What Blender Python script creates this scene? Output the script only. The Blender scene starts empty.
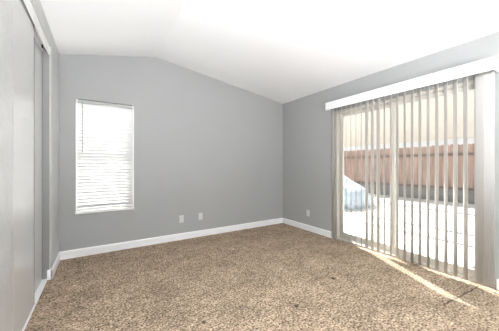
import bpy, bmesh, math, random
from mathutils import Vector, Matrix, noise

random.seed(7)
S = bpy.context.scene
C = S.collection
R = math.radians

# ------------------------------------------------------------------ camera
cam_d = bpy.data.cameras.new('camera')
cam_d.sensor_width = 36
cam_d.lens = 237.03 / 499 * 36
cam_d.clip_start = 0.02
cam = bpy.data.objects.new('camera', cam_d)
cam.location = (0, 0, 1.2)
cam.rotation_euler = (R(90), 0, -0.5632)
C.objects.link(cam)
S.camera = cam

# ------------------------------------------------------------------ world, sun, exposure
W = bpy.data.worlds.new('sky')
S.world = W
W.use_nodes = True
bg = W.node_tree.nodes['Background']
bg.inputs['Color'].default_value = (0.93, 0.96, 1.0, 1)
bg.inputs['Strength'].default_value = 1.3

sun_d = bpy.data.lights.new('sun', 'SUN')
sun_d.energy = 30.0
sun_d.angle = R(0.25)
sun_d.color = (1.0, 0.98, 0.96)
sun = bpy.data.objects.new('sun', sun_d)
el = R(38)
travel = Vector((-0.428 * math.cos(el), -0.904 * math.cos(el), -math.sin(el)))
sun.rotation_euler = travel.to_track_quat('-Z', 'Y').to_euler()
sun.location = (12, 20, 18)
C.objects.link(sun)

FILL_PENDANT_POWER = 66.0           # added pendant fill light, in watts
FILL_UPLIGHT_POWER = 205.0       # each added fill uplight
FILL_COLOR = (0.95, 0.985, 1.03)
S.view_settings.view_transform = 'Standard'
S.view_settings.look = 'None'
S.view_settings.exposure = 0.0
S.view_settings.gamma = 1.0
S.view_settings.use_curve_mapping = False

# ------------------------------------------------------------------ materials
def new_mat(name):
    m = bpy.data.materials.new(name)
    m.use_nodes = True
    nt = m.node_tree
    b = nt.nodes['Principled BSDF']
    return m, nt, b

def mottled(name, col, var=0.03, scale=6.0, rough=0.5, bump=0.0, bscale=60.0, spec=0.5, metal=0.0, detail=3.0, bdist=0.004):
    """a painted or plain surface: slight colour variation and an optional bump"""
    m, nt, b = new_mat(name)
    tc = nt.nodes.new('ShaderNodeTexCoord')
    n = nt.nodes.new('ShaderNodeTexNoise')
    n.inputs['Scale'].default_value = scale
    n.inputs['Detail'].default_value = detail
    nt.links.new(tc.outputs['Object'], n.inputs['Vector'])
    r = nt.nodes.new('ShaderNodeValToRGB')
    lo = [max(0, c * (1 - var)) for c in col]
    hi = [min(1, c * (1 + var)) for c in col]
    r.color_ramp.elements[0].position = 0.3
    r.color_ramp.elements[1].position = 0.7
    r.color_ramp.elements[0].color = (*lo, 1)
    r.color_ramp.elements[1].color = (*hi, 1)
    nt.links.new(n.outputs['Fac'], r.inputs['Fac'])
    nt.links.new(r.outputs['Color'], b.inputs['Base Color'])
    b.inputs['Roughness'].default_value = rough
    b.inputs['Specular IOR Level'].default_value = spec
    b.inputs['Metallic'].default_value = metal
    if bump > 0:
        n2 = nt.nodes.new('ShaderNodeTexNoise')
        n2.inputs['Scale'].default_value = bscale
        n2.inputs['Detail'].default_value = 4
        nt.links.new(tc.outputs['Object'], n2.inputs['Vector'])
        bp = nt.nodes.new('ShaderNodeBump')
        bp.inputs['Strength'].default_value = bump
        bp.inputs['Distance'].default_value = bdist
        nt.links.new(n2.outputs['Fac'], bp.inputs['Height'])
        nt.links.new(bp.outputs['Normal'], b.inputs['Normal'])
    return m

def translucent(name, col, trans, tint=None, rough=0.5):
    """thin sheet: light passes into the far face"""
    m, nt, b = new_mat(name)
    out = nt.nodes['Material Output']
    b.inputs['Base Color'].default_value = (*col, 1)
    b.inputs['Roughness'].default_value = rough
    t = nt.nodes.new('ShaderNodeBsdfTranslucent')
    t.inputs['Color'].default_value = (*(tint or col), 1)
    tc = nt.nodes.new('ShaderNodeTexCoord')
    n = nt.nodes.new('ShaderNodeTexNoise')
    n.inputs['Scale'].default_value = 400
    nt.links.new(tc.outputs['Object'], n.inputs['Vector'])
    bp = nt.nodes.new('ShaderNodeBump')
    bp.inputs['Strength'].default_value = 0.1
    bp.inputs['Distance'].default_value = 0.001
    nt.links.new(n.outputs['Fac'], bp.inputs['Height'])
    nt.links.new(bp.outputs['Normal'], b.inputs['Normal'])
    mx = nt.nodes.new('ShaderNodeMixShader')
    mx.inputs['Fac'].default_value = trans
    nt.links.new(b.outputs['BSDF'], mx.inputs[1])
    nt.links.new(t.outputs['BSDF'], mx.inputs[2])
    nt.links.new(mx.outputs['Shader'], out.inputs['Surface'])
    return m

def glass_mat(name):
    m, nt, b = new_mat(name)
    out = nt.nodes['Material Output']
    nt.nodes.remove(b)
    tr = nt.nodes.new('ShaderNodeBsdfTransparent')
    tr.inputs['Color'].default_value = (0.955, 0.975, 0.965, 1)
    gl = nt.nodes.new('ShaderNodeBsdfGlossy')
    gl.inputs['Roughness'].default_value = 0.02
    lw = nt.nodes.new('ShaderNodeLayerWeight')
    lw.inputs['Blend'].default_value = 0.5
    pw = nt.nodes.new('ShaderNodeMath'); pw.operation = 'POWER'
    nt.links.new(lw.outputs['Facing'], pw.inputs[0]); pw.inputs[1].default_value = 5.0
    fr = nt.nodes.new('ShaderNodeMath'); fr.operation = 'MULTIPLY_ADD'
    nt.links.new(pw.outputs['Value'], fr.inputs[0]); fr.inputs[1].default_value = 0.9; fr.inputs[2].default_value = 0.03
    mx = nt.nodes.new('ShaderNodeMixShader')
    nt.links.new(fr.outputs['Value'], mx.inputs['Fac'])
    nt.links.new(tr.outputs['BSDF'], mx.inputs[1])
    nt.links.new(gl.outputs['BSDF'], mx.inputs[2])
    nt.links.new(mx.outputs['Shader'], out.inputs['Surface'])
    return m

def carpet_mat():
    m, nt, b = new_mat('carpet')
    N, L = nt.nodes, nt.links
    tc = N.new('ShaderNodeTexCoord')
    def noise_n(scale, detail, rough=0.6):
        n = N.new('ShaderNodeTexNoise')
        n.inputs['Scale'].default_value = scale
        n.inputs['Detail'].default_value = detail
        n.inputs['Roughness'].default_value = rough
        L.new(tc.outputs['Object'], n.inputs['Vector'])
        return n
    fine = noise_n(62, 2.5, 0.65)
    mid = noise_n(17, 3)
    big = noise_n(3.2, 4, 0.65)
    r = N.new('ShaderNodeValToRGB')
    e = r.color_ramp.elements
    e[0].position = 0.36; e[0].color = (0.085, 0.060, 0.040, 1)
    e[1].position = 0.66; e[1].color = (0.60, 0.475, 0.350, 1)
    x = r.color_ramp.elements.new(0.48); x.color = (0.31, 0.231, 0.161, 1)
    L.new(fine.outputs['Fac'], r.inputs['Fac'])
    def mult(colsock, facsock, lo, hi, a=0.35, z=0.65):
        mr = N.new('ShaderNodeMapRange')
        mr.inputs['From Min'].default_value = a
        mr.inputs['From Max'].default_value = z
        mr.inputs['To Min'].default_value = lo
        mr.inputs['To Max'].default_value = hi
        L.new(facsock, mr.inputs['Value'])
        mm = N.new('ShaderNodeMix'); mm.data_type = 'RGBA'; mm.blend_type = 'MULTIPLY'
        mm.inputs['Factor'].default_value = 1
        L.new(colsock, mm.inputs[6]); L.new(mr.outputs['Result'], mm.inputs[7])
        return mm.outputs[2]
    col = mult(r.outputs['Color'], mid.outputs['Fac'], 0.76, 1.22)
    col = mult(col, big.outputs['Fac'], 0.80, 1.18)
    # small dark burn spots and an open seam by the sliding door
    for (px, py, rad) in ((2.10, 1.66, 0.040), (1.42, 1.50, 0.032), (0.675, 1.72, 0.025)):
        d = N.new('ShaderNodeVectorMath'); d.operation = 'DISTANCE'
        L.new(tc.outputs['Object'], d.inputs[0]); d.inputs[1].default_value = (px, py, 0)
        col = mult(col, d.outputs['Value'], 0.28, 1.0, rad * 0.35, rad)
    sep = N.new('ShaderNodeSeparateXYZ'); L.new(tc.outputs['Object'], sep.inputs['Vector'])
    wob = N.new('ShaderNodeMath'); wob.operation = 'MULTIPLY_ADD'
    L.new(mid.outputs['Fac'], wob.inputs[0]); wob.inputs[1].default_value = 0.05; L.new(sep.outputs['Y'], wob.inputs[2])
    ys = N.new('ShaderNodeMath'); ys.operation = 'MULTIPLY_ADD'
    L.new(sep.outputs['X'], ys.inputs[0]); ys.inputs[1].default_value = 0.085; L.new(wob.outputs['Value'], ys.inputs[2])
    df = N.new('ShaderNodeMath'); df.operation = 'SUBTRACT'; L.new(ys.outputs['Value'], df.inputs[0]); df.inputs[1].default_value = 1.072
    ab = N.new('ShaderNodeMath'); ab.operation = 'ABSOLUTE'; L.new(df.outputs['Value'], ab.inputs[0])
    # only between X = 2.50 and 3.15
    cx = N.new('ShaderNodeMath'); cx.operation = 'SUBTRACT'; L.new(sep.outputs['X'], cx.inputs[0]); cx.inputs[1].default_value = 2.83
    ca = N.new('ShaderNodeMath'); ca.operation = 'ABSOLUTE'; L.new(cx.outputs['Value'], ca.inputs[0])
    ct = N.new('ShaderNodeMath'); ct.operation = 'GREATER_THAN'; L.new(ca.outputs['Value'], ct.inputs[0]); ct.inputs[1].default_value = 0.31
    sm = N.new('ShaderNodeMath'); sm.operation = 'ADD'; L.new(ab.outputs['Value'], sm.inputs[0]); L.new(ct.outputs['Value'], sm.inputs[1])
    col = mult(col, sm.outputs['Value'], 0.40, 1.0, 0.004, 0.011)
    L.new(col, b.inputs['Base Color'])
    b.inputs['Roughness'].default_value = 1.0
    b.inputs['Specular IOR Level'].default_value = 0.1
    bp = N.new('ShaderNodeBump'); bp.inputs['Strength'].default_value = 0.7; bp.inputs['Distance'].default_value = 0.008
    L.new(fine.outputs['Fac'], bp.inputs['Height'])
    bp2 = N.new('ShaderNodeBump'); bp2.inputs['Strength'].default_value = 0.5; bp2.inputs['Distance'].default_value = 0.02
    L.new(mid.outputs['Fac'], bp2.inputs['Height']); L.new(bp.outputs['Normal'], bp2.inputs['Normal'])
    L.new(bp2.outputs['Normal'], b.inputs['Normal'])
    return m

def patio_mat():
    """pale concrete with three dark expansion joints running along the house"""
    m = mottled('patio_concrete', (0.62, 0.60, 0.57), 0.07, 1.5, 0.85, 0.2, 80)
    nt = m.node_tree; N, L = nt.nodes, nt.links
    b = N['Principled BSDF']
    src = b.inputs['Base Color'].links[0].from_socket
    tc = N.new('ShaderNodeTexCoord')
    sep = N.new('ShaderNodeSeparateXYZ'); L.new(tc.outputs['Object'], sep.inputs['Vector'])
    col = src
    for axis, pos, w in (('X', 8.15, 0.13), ('X', 5.75, 0.07), ('X', 4.96, 0.055), ('Y', 5.2, 0.03), ('Y', 1.0, 0.03)):
        d = N.new('ShaderNodeMath'); d.operation = 'SUBTRACT'; L.new(sep.outputs[axis], d.inputs[0]); d.inputs[1].default_value = pos
        a = N.new('ShaderNodeMath'); a.operation = 'ABSOLUTE'; L.new(d.outputs['Value'], a.inputs[0])
        g = N.new('ShaderNodeMath'); g.operation = 'LESS_THAN'; L.new(a.outputs['Value'], g.inputs[0]); g.inputs[1].default_value = w
        mx = N.new('ShaderNodeMix'); mx.data_type = 'RGBA'
        L.new(g.outputs['Value'], mx.inputs['Factor']); L.new(col, mx.inputs[6]); mx.inputs[7].default_value = (0.03, 0.024, 0.018, 1)
        col = mx.outputs[2]
    L.new(col, b.inputs['Base Color'])
    return m

def wood_mat(name, col, var, axis_scale):
    m, nt, b = new_mat(name)
    N, L = nt.nodes, nt.links
    tc = N.new('ShaderNodeTexCoord')
    mp = N.new('ShaderNodeMapping'); mp.inputs['Scale'].default_value = axis_scale
    L.new(tc.outputs['Object'], mp.inputs['Vector'])
    n = N.new('ShaderNodeTexNoise'); n.inputs['Scale'].default_value = 1.0; n.inputs['Detail'].default_value = 5
    L.new(mp.outputs['Vector'], n.inputs['Vector'])
    r = N.new('ShaderNodeValToRGB')
    r.color_ramp.elements[0].position = 0.3; r.color_ramp.elements[1].position = 0.7
    r.color_ramp.elements[0].color = (*[c * (1 - var) for c in col], 1)
    r.color_ramp.elements[1].color = (*[c * (1 + var) for c in col], 1)
    L.new(n.outputs['Fac'], r.inputs['Fac']); L.new(r.outputs['Color'], b.inputs['Base Color'])
    b.inputs['Roughness'].default_value = 0.9
    return m

M = {}
M['wall'] = mottled('grey_wall_paint', (0.37, 0.373, 0.366), 0.012, 3, 0.55, 0.22, 95, 0.35)
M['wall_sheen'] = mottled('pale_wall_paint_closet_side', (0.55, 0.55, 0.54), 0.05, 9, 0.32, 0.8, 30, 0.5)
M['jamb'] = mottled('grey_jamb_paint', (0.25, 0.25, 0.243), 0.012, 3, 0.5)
M['ceiling'] = mottled('white_ceiling_paint', (0.92, 0.92, 0.925), 0.01, 2, 0.9, 0.15, 110, 0.2)
M['trim'] = mottled('white_trim_paint', (0.93, 0.93, 0.93), 0.01, 5, 0.35)
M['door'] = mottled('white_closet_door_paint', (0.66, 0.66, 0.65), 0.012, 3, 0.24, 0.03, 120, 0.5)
M['vinyl'] = mottled('almond_vinyl', (0.62, 0.59, 0.535), 0.01, 5, 0.4)
M['plate'] = mottled('white_outlet_plastic', (0.62, 0.62, 0.60), 0.01, 5, 0.3)
M['slot'] = mottled('dark_outlet_slot', (0.03, 0.03, 0.03), 0.1, 50, 0.6)
M['carpet'] = carpet_mat()
M['glass'] = glass_mat('window_glass')
M['slat'] = translucent('white_blind_slat', (0.77, 0.77, 0.77), 0.026, (0.80, 0.80, 0.80))
M['vane'] = translucent('off_white_vane_fabric', (0.76, 0.745, 0.725), 0.40, (0.72, 0.70, 0.68), 0.7)
M['rail_grey'] = mottled('grey_satin_headrail', (0.41, 0.41, 0.40), 0.02, 20, 0.45)
M['steel'] = mottled('brushed_steel', (0.55, 0.55, 0.56), 0.05, 60, 0.35, metal=0.9)
M['edge'] = mottled('dark_grey_gap_shade', (0.10, 0.10, 0.10), 0.05, 40, 0.6)  # near-black tone for the shade in the gap between the closet doors
M['dark'] = mottled('dark_rubber', (0.035, 0.033, 0.03), 0.1, 40, 0.7)
M['wand'] = mottled('clear_grey_wand', (0.30, 0.30, 0.30), 0.05, 30, 0.3)
M['patio'] = patio_mat()
M['fence'] = wood_mat('redwood_fence_board', (0.31, 0.205, 0.168), 0.3, (14, 14, 1.2))
M['fence_rail'] = wood_mat('dark_fence_rail', (0.12, 0.085, 0.07), 0.25, (14, 1.2, 14))
M['fence_kick'] = wood_mat('weathered_grey_kickboard', (0.20, 0.185, 0.18), 0.2, (14, 1.2, 14))
M['stucco'] = mottled('cream_stucco', (0.84, 0.765, 0.67), 0.04, 2, 0.95, 0.3, 40)
M['white_stucco'] = mottled('white_stucco', (0.93, 0.93, 0.95), 0.03, 2, 0.95, 0.3, 40)
M['roof'] = mottled('brown_roof_tile', (0.20, 0.13, 0.10), 0.2, 8, 0.9, 0.5, 20)
M['tarp'] = mottled('pale_blue_tarp', (0.50, 0.57, 0.64), 0.12, 4, 0.6, 0.3, 12)
M['soffit'] = mottled('eave_paint', (0.40, 0.35, 0.28), 0.05, 4, 0.8)

# ------------------------------------------------------------------ mesh helpers
class MB:
    def __init__(self):
        self.bm = bmesh.new()
    def box(self, x0, x1, y0, y1, z0, z1, bevel=0.0, seg=2, mat=None):
        b = bmesh.new()
        vs = [b.verts.new((x, y, z)) for x in (x0, x1) for y in (y0, y1) for z in (z0, z1)]
        for f in ((0, 1, 3, 2), (4, 6, 7, 5), (0, 4, 5, 1), (2, 3, 7, 6), (0, 2, 6, 4), (1, 5, 7, 3)):
            b.faces.new([vs[i] for i in f])
        bmesh.ops.recalc_face_normals(b, faces=b.faces)
        if bevel > 0:
            bmesh.ops.bevel(b, geom=list(b.edges), offset=bevel, segments=seg, affect='EDGES', profile=0.5)
        return self._merge(b, mat)
    def prism(self, pts, axis, a, c, mat=None):
        """polygon pts (two coordinates) extruded along axis from a to c"""
        b = bmesh.new()
        def P(u, v, w):
            return {'x': (w, u, v), 'y': (u, w, v), 'z': (u, v, w)}[axis]
        lo = [b.verts.new(P(u, v, a)) for u, v in pts]
        hi = [b.verts.new(P(u, v, c)) for u, v in pts]
        b.faces.new(lo); b.faces.new(hi)
        n = len(pts)
        for i in range(n):
            b.faces.new((lo[i], lo[(i + 1) % n], hi[(i + 1) % n], hi[i]))
        bmesh.ops.recalc_face_normals(b, faces=b.faces)
        return self._merge(b, mat)
    def tube(self, p, q, r, n=12, r2=None):
        b = bmesh.new()
        p, q = Vector(p), Vector(q)
        d = q - p
        mat = Matrix.Translation((p + q) / 2) @ d.to_track_quat('Z', 'Y').to_matrix().to_4x4()
        bmesh.ops.create_cone(b, cap_ends=True, segments=n, radius1=r, radius2=r if r2 is None else r2, depth=d.length, matrix=mat)
        return self._merge(b, None)
    def lathe(self, prof, centre, n=32):
        b = bmesh.new()
        rings = []
        for r, z in prof:
            rings.append([b.verts.new((centre[0] + r * math.cos(2 * math.pi * i / n), centre[1] + r * math.sin(2 * math.pi * i / n), centre[2] + z)) for i in range(n)])
        for a, c in zip(rings, rings[1:]):
            for i in range(n):
                b.faces.new((a[i], a[(i + 1) % n], c[(i + 1) % n], c[i]))
        b.faces.new(rings[0]); b.faces.new(rings[-1])
        bmesh.ops.recalc_face_normals(b, faces=b.faces)
        for f in b.faces: f.smooth = True
        return self._merge(b, None)
    def _merge(self, b, mat):
        if mat is not None:
            bmesh.ops.transform(b, matrix=mat, verts=b.verts)
        me = bpy.data.meshes.new('tmp'); b.to_mesh(me); b.free()
        self.bm.from_mesh(me); bpy.data.meshes.remove(me)
        return self
    def build(self, name, mat, parent=None, smooth=False):
        me = bpy.data.meshes.new(name)
        self.bm.to_mesh(me); self.bm.free()
        if smooth:
            for p in me.polygons: p.use_smooth = True
        me.materials.append(mat)
        o = bpy.data.objects.new(name, me)
        C.objects.link(o)
        if parent is not None:
            o.parent = parent
            o.matrix_parent_inverse = Matrix.Translation(parent.location).inverted()
        return o

def empty(name, loc=(0, 0, 0)):
    o = bpy.data.objects.new(name, None)
    o.location = loc
    o.empty_display_size = 0.1
    C.objects.link(o)
    return o

def thing(name, label, cat, loc=(0, 0, 0), group=None):
    return tag(empty(name, loc), label, cat, group)

def tag(o, label, cat, group=None):
    o['label'] = label; o['category'] = cat
    if group: o['group'] = group
    return o

def struct(o, label=None, cat=None):
    o['kind'] = 'structure'
    if label: o['label'] = label
    if cat: o['category'] = cat
    return o

# ------------------------------------------------------------------ room dimensions (metres)
XL, XR, YB, YF = -0.436, 3.248, 3.835, -2.4
HL, HR = 2.619, 2.492
XG, HG = 0.742, 2.865
CL0, CL1 = 1.96, 3.236       # closet opening along Y
CLZ = 2.45
D0, D1, DZ = 0.72, 2.555, 2.09   # sliding door opening along Y
WX0, WX1, WZ0, WZ1 = -0.268, 0.422, 0.568, 2.078
TH = 0.15

# floor and ceiling
struct(MB().box(-1.15, XR + 0.02, YF - 0.15, YB + 0.02, -0.12, 0.0).build('floor', M['carpet']),
       'speckled beige brown carpet covering the bedroom floor', 'floor')

def ceil_profile():
    def z(x):
        # two slopes with a slightly softened ridge
        zl = HL + (HG - HL) * (x - XL) / (XG - XL)
        zr = HR + (HG - HR) * (XR - x) / (XR - XG)
        w = 0.05
        d = (zl - zr) / w
        return min(zl, zr) - w * 0.12 * math.exp(-d * d * 0.5)
    xs = [XL - TH] + [XL + i * (XR - XL) / 60 for i in range(61)] + [XR + TH]
    return [(x, z(x)) for x in xs]
cp = ceil_profile()
struct(MB().prism(cp + [(x, z + 0.12) for x, z in reversed(cp)], 'y', YF - TH, YB + TH).build('ceiling', M['ceiling']),
       'white vaulted ceiling with a soft ridge left of the middle', 'ceiling')

def ztop(x):
    zl = HL + (HG - HL) * (x - XL) / (XG - XL)
    zr = HR + (HG - HR) * (XR - x) / (XR - XG)
    return min(zl, zr) + 0.03

# back wall with the window opening
mb = MB()
mb.prism([(XL - TH, -0.1), (WX0, -0.1), (WX0, ztop(WX0)), (XL - TH, ztop(XL - TH))], 'y', YB, YB + TH)
mb.prism([(WX0, -0.1), (WX1, -0.1), (WX1, WZ0), (WX0, WZ0)], 'y', YB, YB + TH)
mb.prism([(WX0, WZ1), (WX1, WZ1), (WX1, ztop(WX1)), (WX0, ztop(WX0))], 'y', YB, YB + TH)
mb.prism([(WX1, -0.1), (XR + TH, -0.1), (XR + TH, ztop(XR + TH)), (XG, ztop(XG)), (WX1, ztop(WX1))], 'y', YB, YB + TH)
struct(mb.build('wall_back', M['wall']), 'grey gable wall holding the window with horizontal blinds', 'wall')

# right wall with the sliding door opening
mb = MB()
mb.box(XR, XR + TH, YF - TH, D0, -0.1, HR + 0.03)
mb.box(XR, XR + TH, D1, YB, -0.1, HR + 0.03)
mb.box(XR, XR + TH, D0, D1, DZ, HR + 0.03)
mb.box(XR, XR + TH, D0, D1, -0.1, -0.005)
struct(mb.build('wall_right', M['wall']), 'grey wall holding the sliding patio door', 'wall')

# front wall behind the camera
struct(MB().prism([(XL - TH, -0.1), (XR + TH, -0.1), (XR + TH, ztop(XR + TH)), (XG, ztop(XG)), (XL - TH, ztop(XL - TH))], 'y', YF - TH, YF).build('wall_front', M['wall']))

# left wall: near stub, header over the closet, far return; rounded outside corners
def rounded_stub(y0, y1, r0, r1, z0, z1, x0=XL - 0.115, x1=XL, r=0.016):
    pts = []
    def arc(cx, cy, a0, a1):
        for i in range(6):
            a = R(a0 + (a1 - a0) * i / 5)
            pts.append((cx + r * math.cos(a), cy + r * math.sin(a)))
    pts.append((x0, y0))
    if r0: arc(x1 - r, y0 + r, -90, 0)
    else: pts.append((x1, y0))
    if r1: arc(x1 - r, y1 - r, 0, 90)
    else: pts.append((x1, y1))
    pts.append((x0, y1))
    return MB().prism(pts, 'z', z0, z1)
wl = rounded_stub(YF, CL0, False, True, -0.1, HL + 0.02)
w2 = rounded_stub(CL1, YB, True, False, -0.1, HL + 0.02)
me = bpy.data.meshes.new('t'); w2.bm.to_mesh(me); wl.bm.from_mesh(me); w2.bm.free()
wl.box(XL - 0.115, XL, CL0, CL1, CLZ, HL + 0.02)
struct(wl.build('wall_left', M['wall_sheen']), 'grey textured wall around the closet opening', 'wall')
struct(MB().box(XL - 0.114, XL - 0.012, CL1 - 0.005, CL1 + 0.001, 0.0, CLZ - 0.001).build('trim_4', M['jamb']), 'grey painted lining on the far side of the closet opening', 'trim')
# closet interior
mb = MB()
mb.box(-1.16, -1.10, CL0 - 0.3, CL1 + 0.3, -0.05, HL)
mb.box(-1.16, XL - 0.115, CL0 - 0.36, CL0 - 0.30, -0.05, HL)
mb.box(-1.16, XL - 0.115, CL1 + 0.30, CL1 + 0.36, -0.05, HL)
mb.box(-1.16, XL - 0.115, CL0 - 0.36, CL1 + 0.36, HL - 0.02, HL + 0.04)
struct(mb.build('wall_closet', M['wall']))

# ------------------------------------------------------------------ baseboards
def bb_profile(t=0.014, h=0.105):
    return [(0, 0), (t, 0), (t, h - 0.018), (t * 0.75, h - 0.007), (t * 0.3, h), (0, h)]
def base_x(name, y0, y1, xwall, sgn):      # runs along Y on a wall x = xwall
    return struct(MB().prism([(xwall + sgn * u, v) for u, v in bb_profile()], 'y', y0, y1).build(name, M['trim']))
struct(MB().prism([(YB - u, v) for u, v in bb_profile()], 'x', XL, XR).build('baseboard_back', M['trim']),
       'white baseboard along the grey window wall', 'baseboard')
o = base_x('baseboard_right', D1 + 0.01, YB - 0.014, XR, -1)
o['label'] = 'white baseboard between sliding door and far corner'; o['category'] = 'baseboard'
base_x('baseboard_right_near', YF, D0 - 0.06, XR, -1)
o = base_x('baseboard_left', CL1 - 0.012, YB - 0.014, XL, 1)
o['label'] = 'white baseboard on the short wall beside the closet'; o['category'] = 'baseboard'
struct(MB().prism([(CL1 - u, v) for u, v in bb_profile(0.012)], 'x', XL - 0.03, XL + 0.013).build('baseboard_jamb', M['trim']))
base_x('baseboard_left_near', YF, CL0 + 0.01, XL, 1)

# ------------------------------------------------------------------ closet sliding doors
def closet_door(name, xf, y0, y1, label):
    d = struct(empty(name, (xf, (y0 + y1) / 2, 0)), label, 'door')
    MB().box(xf - 0.028, xf, y0, y1, 0.022, 2.405, 0.003).build('panel', M['door'], d)
    MB().box(xf - 0.027, xf + 0.0006, y1 - 0.001, y1 + 0.011, 0.022, 2.405).build('gap_shade_strip', M['edge'], d)  # dark strip painted in as the shadow gap between the sliding doors
    # recessed round finger pull near the hidden edge
    MB().tube((xf - 0.002, y0 + 0.06, 1.0), (xf + 0.0015, y0 + 0.06, 1.0), 0.026, 24).build('finger_pull', M['door'], d)
    return d
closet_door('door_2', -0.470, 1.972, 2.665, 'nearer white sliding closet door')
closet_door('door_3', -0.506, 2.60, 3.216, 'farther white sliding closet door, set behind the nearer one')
mb = MB()
mb.box(XL - 0.105, XL - 0.012, CL0 + 0.002, CL1 - 0.002, CLZ - 0.02, CLZ - 0.001)
mb.box(XL - 0.022, XL - 0.010, CL0 + 0.002, CL1 - 0.002, CLZ - 0.085, CLZ - 0.001)   # fascia
mb.box(XL - 0.068, XL - 0.063, CL0 + 0.002, CL1 - 0.002, CLZ - 0.070, CLZ - 0.02)
struct(mb.build('trim_1', M['trim']), 'white track fascia above the closet doors', 'door track')
mb = MB()
mb.box(XL - 0.105, XL - 0.026, CL0 + 0.002, CL1 - 0.002, 0.0, 0.016, 0.004)
struct(mb.build('trim_2', M['trim']), 'white floor guide strip under the closet doors', 'door track')
ro = MB()
ro.box(-0.520, -0.509, 3.02, 3.10, CLZ - 0.045, CLZ - 0.021)
ro.tube((-0.500, 3.16, CLZ - 0.04), (-0.488, 3.16, CLZ - 0.04), 0.018, 16)
struct(ro.build('trim_3', M['dark']), 'dark roller at the end of the closet door track', 'roller')

# ------------------------------------------------------------------ window in the back wall
win = struct(empty('window_1', ((WX0 + WX1) / 2, YB + 0.08, WZ0)), 'single-hung window behind the horizontal blinds', 'window')
mb = MB()
t = 0.010
mb.box(WX0, WX0 + t, YB - 0.002, YB + TH, WZ0, WZ1 - 0.04)
mb.box(WX1 - t, WX1, YB - 0.002, YB + TH, WZ0, WZ1 - 0.04)
mb.build('liner', M['trim'], win)
MB().box(WX0 - 0.004, WX1 + 0.004, YB - 0.014, YB + TH, WZ0 - 0.006, WZ0 + 0.022, 0.003).build('window_sill', M['trim'], win)
fw = 0.045
a0, a1, b0, b1 = WX0 + t, WX1 - t, WZ0 + 0.022, WZ1 - 0.006
mb = MB()
mb.box(a0, a0 + fw, YB + 0.085, YB + 0.14, b0, b1)
mb.box(a1 - fw, a1, YB + 0.085, YB + 0.14, b0, b1)
mb.box(a0 + fw, a1 - fw, YB + 0.085, YB + 0.14, b0, b0 + fw)
mb.box(a0 + fw, a1 - fw, YB + 0.085, YB + 0.14, b1 - fw, b1)
mb.build('window_frame', M['vinyl'], win)
MB().box(a0 + fw, a1 - fw, YB + 0.085, YB + 0.135, 1.325, 1.375).build('meeting_rail', M['vinyl'], win)
MB().box(a0 + fw, a1 - fw, YB + 0.108, YB + 0.113, 1.375, b1 - fw).build('upper_pane', M['glass'], win)
MB().box(a0 + fw, a1 - fw, YB + 0.100, YB + 0.105, b0 + fw, 1.325).build('lower_pane', M['glass'], win)

# horizontal blind inside the opening
hb = thing('horizontal_blind', 'white horizontal slat blind lowered over the window in the grey back wall', 'blind', ((WX0 + WX1) / 2, YB + 0.03, WZ1 - 0.01))
hx0, hx1 = WX0 + t + 0.004, WX1 - t - 0.004
yc = YB + 0.034
MB().box(hx0, hx1, YB - 0.004, YB + 0.055, WZ1 - 0.052, WZ1 - 0.008, 0.003).build('head_rail', M['rail_grey'], hb)
for xa, xb in ((hx0 - 0.012, hx0 + 0.012), (hx1 - 0.012, hx1 + 0.012)):
    MB().box(xa, xb, YB - 0.008, YB - 0.003, WZ1 - 0.056, WZ1 - 0.004, 0.002).build('end_clip', M['plate'], hb)
sm = bmesh.new()
pitch = 0.0435
zs = WZ1 - 0.075
k = 0
tilt = R(124)
while zs > WZ0 + 0.075:
    rows = []
    nseg = 5
    for x in (hx0, hx1):
        top, bot = [], []
        for i in range(nseg + 1):
            u = -0.027 + 0.054 * i / nseg
            sag = 0.003 * (1 - (u / 0.027) ** 2)
            for lst, off in ((top, 0.0011), (bot, -0.0011)):
                w = sag + off
                y = yc + u * math.cos(tilt) - w * math.sin(tilt)
                z = zs + u * math.sin(tilt) + w * math.cos(tilt)
                lst.append(sm.verts.new((x, y, z)))
        rows.append(top + bot[::-1])
    n = len(rows[0])
    for i in range(n):
        f = sm.faces.new((rows[0][i], rows[0][(i + 1) % n], rows[1][(i + 1) % n], rows[1][i]))
    sm.faces.new(rows[0]); sm.faces.new(rows[1][::-1])
    zs -= pitch
    k += 1
bmesh.ops.recalc_face_normals(sm, faces=sm.faces)
mb = MB(); mb.bm.free(); mb.bm = sm
mb.build('slats', M['slat'], hb)
last = zs + pitch
MB().box(hx0, hx1, yc - 0.024, yc + 0.024, WZ0 + 0.044, WZ0 + 0.062, 0.003).build('bottom_rail', M['trim'], hb)
for cx in (WX0 + 0.11, WX1 - 0.11):
    mb = MB()
    mb.tube((cx, yc - 0.021, WZ0 + 0.066), (cx, yc - 0.021, WZ1 - 0.052), 0.0012, 6)
    mb.tube((cx, yc + 0.021, WZ0 + 0.066), (cx, yc + 0.021, WZ1 - 0.052), 0.0012, 6)
    mb.build('ladder_cord', M['trim'], hb)
mb = MB()
mb.tube((-0.196, YB - 0.002, 1.405), (-0.196, YB - 0.002, 2.03), 0.0042, 8)
mb.tube((-0.196, YB - 0.002, 1.375), (-0.196, YB - 0.002, 1.405), 0.0055, 8)
mb.build('tilt_wand', M['wand'], hb)

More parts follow.
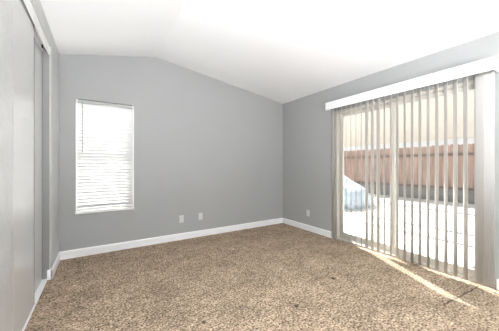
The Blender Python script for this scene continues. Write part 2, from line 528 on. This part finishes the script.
# ------------------------------------------------------------------ sliding patio door
sd = struct(empty('door_1', (XR + 0.09, (D0 + D1) / 2, 0)), 'white framed sliding glass patio door behind the vertical blind', 'door')
mb = MB()
X0, X1 = XR + 0.03, XR + TH - 0.005
mb.box(X0, X1, D0, D0 + 0.04, 0, DZ)
mb.box(X0, X1, D1 - 0.04, D1, 0, DZ)
mb.box(X0, X1, D0 + 0.04, D1 - 0.04, DZ - 0.04, DZ)
mb.build('door_frame', M['vinyl'], sd)
mb = MB()
mb.box(X0 - 0.02, X1, D0 + 0.04, D1 - 0.04, 0.0, 0.022)
mb.box(X0 + 0.02, X0 + 0.026, D0 + 0.04, D1 - 0.04, 0.022, 0.034)
mb.box(X0 + 0.065, X0 + 0.071, D0 + 0.04, D1 - 0.04, 0.022, 0.034)
mb.build('door_track', M['vinyl'], sd)
def glass_panel(name, xc, y0, y1):
    fr = MB()
    w = 0.062
    zb, zt = 0.026, DZ - 0.042
    fr.box(xc - 0.018, xc + 0.018, y0, y0 + w, zb, zt, 0.002)
    fr.box(xc - 0.018, xc + 0.018, y1 - w, y1, zb, zt, 0.002)
    fr.box(xc - 0.018, xc + 0.018, y0 + w, y1 - w, zb, zb + 0.085)
    fr.box(xc - 0.018, xc + 0.018, y0 + w, y1 - w, zt - 0.055, zt)
    o = fr.build(name, M['vinyl'], sd)
    MB().box(xc - 0.003, xc + 0.003, y0 + w, y1 - w, zb + 0.085, zt - 0.055).build('glass_pane', M['glass'], o)
    return o
mid = 1.655
glass_panel('fixed_panel', X0 + 0.085, mid - 0.035, D1 - 0.042)
sp = glass_panel('sliding_panel', X0 + 0.040, D0 + 0.042, mid + 0.035)
mb = MB()
mb.box(X0 - 0.004, X0 + 0.021, D0 + 0.06, D0 + 0.085, 0.95, 1.2, 0.004)
mb.build('door_handle', M['vinyl'], sp)

# ------------------------------------------------------------------ vertical blind
vb = thing('vertical_blind', 'off-white vertical blind hanging open across the sliding patio door', 'blind', (3.185, 1.63, 2.23))
mb = MB()
mb.box(3.116, 3.128, 0.648, 2.614, 2.100, 2.222, 0.003)
mb.box(3.128, XR, 0.648, 0.658, 2.100, 2.222)
mb.box(3.128, XR, 2.604, 2.614, 2.100, 2.222)
mb.box(3.128, XR, 0.658, 2.604, 2.210, 2.222)
mb.build('valance', M['trim'], vb)
MB().box(3.165, 3.205, 0.665, 2.598, 2.150, 2.185, 0.003).build('head_rail', M['vinyl'], vb)

def vane_mesh():
    b = bmesh.new()
    w, n = 0.089, 6
    rings = []
    for z in (-2.068, -0.03, 0.0):
        a, c = [], []
        for i in range(n + 1):
            u = -w / 2 + w * i / n
            s = 0.004 * (1 - (2 * u / w) ** 2)
            a.append(b.verts.new((u, s + 0.0007, z)))
            c.append(b.verts.new((u, s - 0.0007, z)))
        rings.append(a + c[::-1])
    m = len(rings[0])
    for r0, r1 in zip(rings, rings[1:]):
        for i in range(m):
            b.faces.new((r0[i], r0[(i + 1) % m], r1[(i + 1) % m], r1[i]))
    b.faces.new(rings[0][::-1]); b.faces.new(rings[-1])
    # hook tab that reaches the head rail
    for sx in (1,):
        vs = [b.verts.new((x, y, z)) for x in (-0.006, 0.006) for y in (-0.002, 0.002) for z in (0.0, 0.048)]
        for f in ((0, 1, 3, 2), (4, 6, 7, 5), (0, 4, 5, 1), (2, 3, 7, 6), (0, 2, 6, 4), (1, 5, 7, 3)):
            b.faces.new([vs[i] for i in f])
    bmesh.ops.recalc_face_normals(b, faces=b.faces)
    me = bpy.data.meshes.new('vane')
    b.to_mesh(me); b.free()
    for p in me.polygons: p.use_smooth = len(p.vertices) == 4
    me.materials.append(M['vane'])
    return me
vm = vane_mesh()
def vane(y, theta):
    o = bpy.data.objects.new('vane', vm)
    C.objects.link(o)
    o.parent = vb
    o.matrix_parent_inverse = Matrix.Translation(vb.location).inverted()
    o.location = (3.185, y, 2.104)
    o.rotation_euler = (0, 0, R(theta))
    return o
y = 2.522
ys = []
while y > 0.84:
    ys.append(y); y -= 0.0823
for i, y in enumerate(ys):
    th = 40 + random.uniform(-1.2, 1.0)
    if 1.78 < y < 2.02: th = 58 + random.uniform(-0.8, 0.8)
    if i == 0: th = 62
    vane(y, th)
for y, th in ((0.768, 75), (0.752, 75), (0.736, 75), (0.720, 75), (0.704, 75)):
    vane(y, th)
# ------------------------------------------------------------------ wall outlets
def outlet(loc, rotz, label, blank=False):
    t = thing('wall_outlet', label, 'outlet', loc)
    def part(name, mb, m, p):
        o = mb.build(name, m); o.parent = p; return o
    pl = MB(); pl.box(-0.036, 0.036, -0.006, 0.0, -0.058, 0.058, 0.0025)
    p = part('cover_plate', pl, M['plate'], t)
    if not blank:
        for z in (0.026, -0.026):
            r = MB(); r.box(-0.0165, 0.0165, -0.0085, -0.005, z - 0.014, z + 0.014, 0.003)
            q = part('receptacle', r, M['plate'], t)
            s = MB()
            s.box(-0.008, -0.0055, -0.0092, -0.008, z - 0.002, z + 0.007)
            s.box(0.0055, 0.008, -0.0092, -0.008, z - 0.002, z + 0.007)
            s.tube((0, -0.0092, z - 0.008), (0, -0.008, z - 0.008), 0.0028, 10)
            part('slots', s, M['slot'], q)
    else:
        r = MB(); r.tube((0, -0.016, 0), (0, -0.005, 0), 0.0048, 12); r.tube((0, -0.008, 0), (0, -0.005, 0), 0.008, 6)
        part('cable_connector', r, M['steel'], t)
    t.rotation_euler = (0, 0, rotz)
    return t
outlet((1.118, YB, 0.333), 0, 'white double power outlet low on the back wall, nearer the window')
outlet((1.440, YB, 0.340), 0, 'white cable wall plate low on the back wall, nearer the far corner', True)
outlet((XR, 3.118, 0.322), R(-90), 'white double power outlet low on the right wall beside the patio door')

# ------------------------------------------------------------------ fill lamps added to brighten the room, unseen behind the camera
def lit(name, strength):
    gm, nt, b = new_mat(name)
    b.inputs['Base Color'].default_value = (0.9, 0.9, 0.88, 1)
    b.inputs['Emission Color'].default_value = (*FILL_COLOR, 1)
    b.inputs['Emission Strength'].default_value = strength
    return gm
lx, ly, gz, gr = 0.25, -0.75, 1.95, 0.17
lz = ztop(lx) - 0.03
cl = thing('fill_pendant', 'added white globe fill light hung from the ceiling behind the camera', 'lamp', (lx, ly, lz))  # added globe, lights the room from out of view
MB().lathe([(0.07, -0.03), (0.075, -0.005), (0.075, 0.02)], (lx, ly, lz)).build('canopy', M['plate'], cl)
MB().tube((lx, ly, gz + gr - 0.01), (lx, ly, lz - 0.02), 0.008).build('stem', M['steel'], cl)
MB().lathe([(gr * math.sin(R(a)), -gr * math.cos(R(a))) for a in range(6, 176, 8)], (lx, ly, gz)).build(
    'glass_shade', lit('fill_pendant_glow', FILL_PENDANT_POWER / (4 * math.pi ** 2 * gr ** 2)), cl)
LH = 0.42
um = lit('fill_uplight_glow', FILL_UPLIGHT_POWER / (math.pi ** 2 * 0.15 ** 2))
for tx, ty, lab in ((0.95, -1.95, 'added steel fill uplight behind the camera, nearer the patio door'),
                    (-0.15, -0.95, 'added steel fill uplight behind the camera, nearer the closet')):
    tl = thing('fill_uplight', lab, 'lamp', (tx, ty, 0))  # added uplight, brightens ceiling and walls from out of view
    MB().lathe([(0.14, 0.0), (0.14, 0.015), (0.02, 0.03)], (tx, ty, 0)).build('base', M['steel'], tl)
    MB().tube((tx, ty, 0.02), (tx, ty, LH - 0.10), 0.012).build('pole', M['steel'], tl)
    MB().lathe([(0.02, LH - 0.12), (0.10, LH - 0.09), (0.17, LH - 0.02), (0.175, LH), (0.165, LH), (0.155, LH - 0.025)], (tx, ty, 0)).build('bowl', M['steel'], tl)
    MB().lathe([(0.15, LH - 0.022), (0.149, LH - 0.016)], (tx, ty, 0)).build('diffuser', um, tl)

# ------------------------------------------------------------------ outside
struct(MB().box(XR + TH, 24, -9, 24, -0.25, -0.08).build('ground_patio', M['patio']), 'sunlit pale concrete patio with dark joints', 'patio')
struct(MB().box(-8, XR + TH, YB + TH, 24, -0.25, -0.08).build('ground_side_yard', M['patio']))
# eave over the patio door
mb = MB()
mb.prism([(XR + TH, 2.30), (3.80, 2.22), (3.80, 2.25), (XR + TH, 2.33)], 'y', -3, 7)
mb.box(3.79, 3.82, -3, 7, 2.17, 2.36)
mb.prism([(XR + TH, 2.45), (3.95, 2.34), (3.95, 2.37), (XR + TH, 2.50)], 'y', -3, 7)
struct(mb.build('roof_eave', M['soffit']))

# wooden fence
FX = 10.4
FY0, FY1 = -3.0, 13.0
fn = thing('wooden_fence', 'reddish brown wooden board fence at the far side of the patio', 'fence', (FX, 5, -0.08))
mb = MB()
y = FY0
while y < FY1:
    w = 0.138
    h = 1.93 + random.uniform(-0.012, 0.012)
    x = FX + random.uniform(-0.004, 0.004)
    mb.prism([(y, 0.40), (y + w, 0.40), (y + w, h - 0.03), (y + w - 0.03, h), (y + 0.03, h), (y, h - 0.03)], 'x', x, x + 0.019)
    y += 0.143
mb.build('boards', M['fence'], fn)
for z in (0.37, 1.54):
    MB().box(FX - 0.042, FX - 0.004, FY0, FY1, z, z + 0.085).build('rail', M['fence_rail'], fn)
MB().box(FX - 0.02, FX + 0.02, FY0, FY1, -0.08, 0.37).build('kickboard', M['fence_kick'], fn)
yy = FY0 + 0.4
while yy < FY1:
    MB().box(FX + 0.024, FX + 0.114, yy, yy + 0.09, -0.08, 1.90).build('post', M['fence_rail'], fn)
    yy += 2.4

# tarp covered heap
b = bmesh.new()
nx, ny = 14, 26
grid = []
for i in range(nx + 1):
    row = []
    for j in range(ny + 1):
        u, v = i / nx, j / ny
        x = 6.1 + 1.3 * u
        yv = 4.15 + 2.0 * v
        edge = min(1, 7 * min(u, 1 - u)) ** 0.6 * min(1, 9 * min(v, 1 - v)) ** 0.7
        hgt = 0.34 + 0.56 * min(1, v / 0.5)
        z = -0.08 + edge * (hgt + 0.05 * noise.noise(Vector((x * 3, yv * 3, 0)))) + 0.004
        row.append(b.verts.new((x, yv, z)))
    grid.append(row)
for i in range(nx):
    for j in range(ny):
        b.faces.new((grid[i][j], grid[i + 1][j], grid[i + 1][j + 1], grid[i][j + 1])).smooth = True
ring = [grid[i][0] for i in range(nx + 1)] + [grid[nx][j] for j in range(1, ny + 1)] + [grid[i][ny] for i in range(nx - 1, -1, -1)] + [grid[0][j] for j in range(ny - 1, 0, -1)]
b.faces.new(ring[::-1])
bmesh.ops.recalc_face_normals(b, faces=b.faces)
mb = MB(); mb.bm.free(); mb.bm = b
tag(mb.build('tarp_cover', M['tarp']), 'pale blue cover sloping over a low heap on the patio', 'tarp')

# neighbour's house beyond the fence
nh = thing('neighbor_house', 'cream stucco house rising behind the wooden fence', 'house', (17, 6, -0.08))
MB().box(15.0, 20.0, -10, 24, 2.55, 6.6).build('upper_wall', M['stucco'], nh)
MB().box(15.06, 20.0, -10, 24, -0.08, 2.55).build('lower_wall', M['white_stucco'], nh)
MB().prism([(14.4, 6.6), (20.6, 6.6), (17.5, 7.9)], 'y', -10.5, 24.5).build('roof', M['roof'], nh)
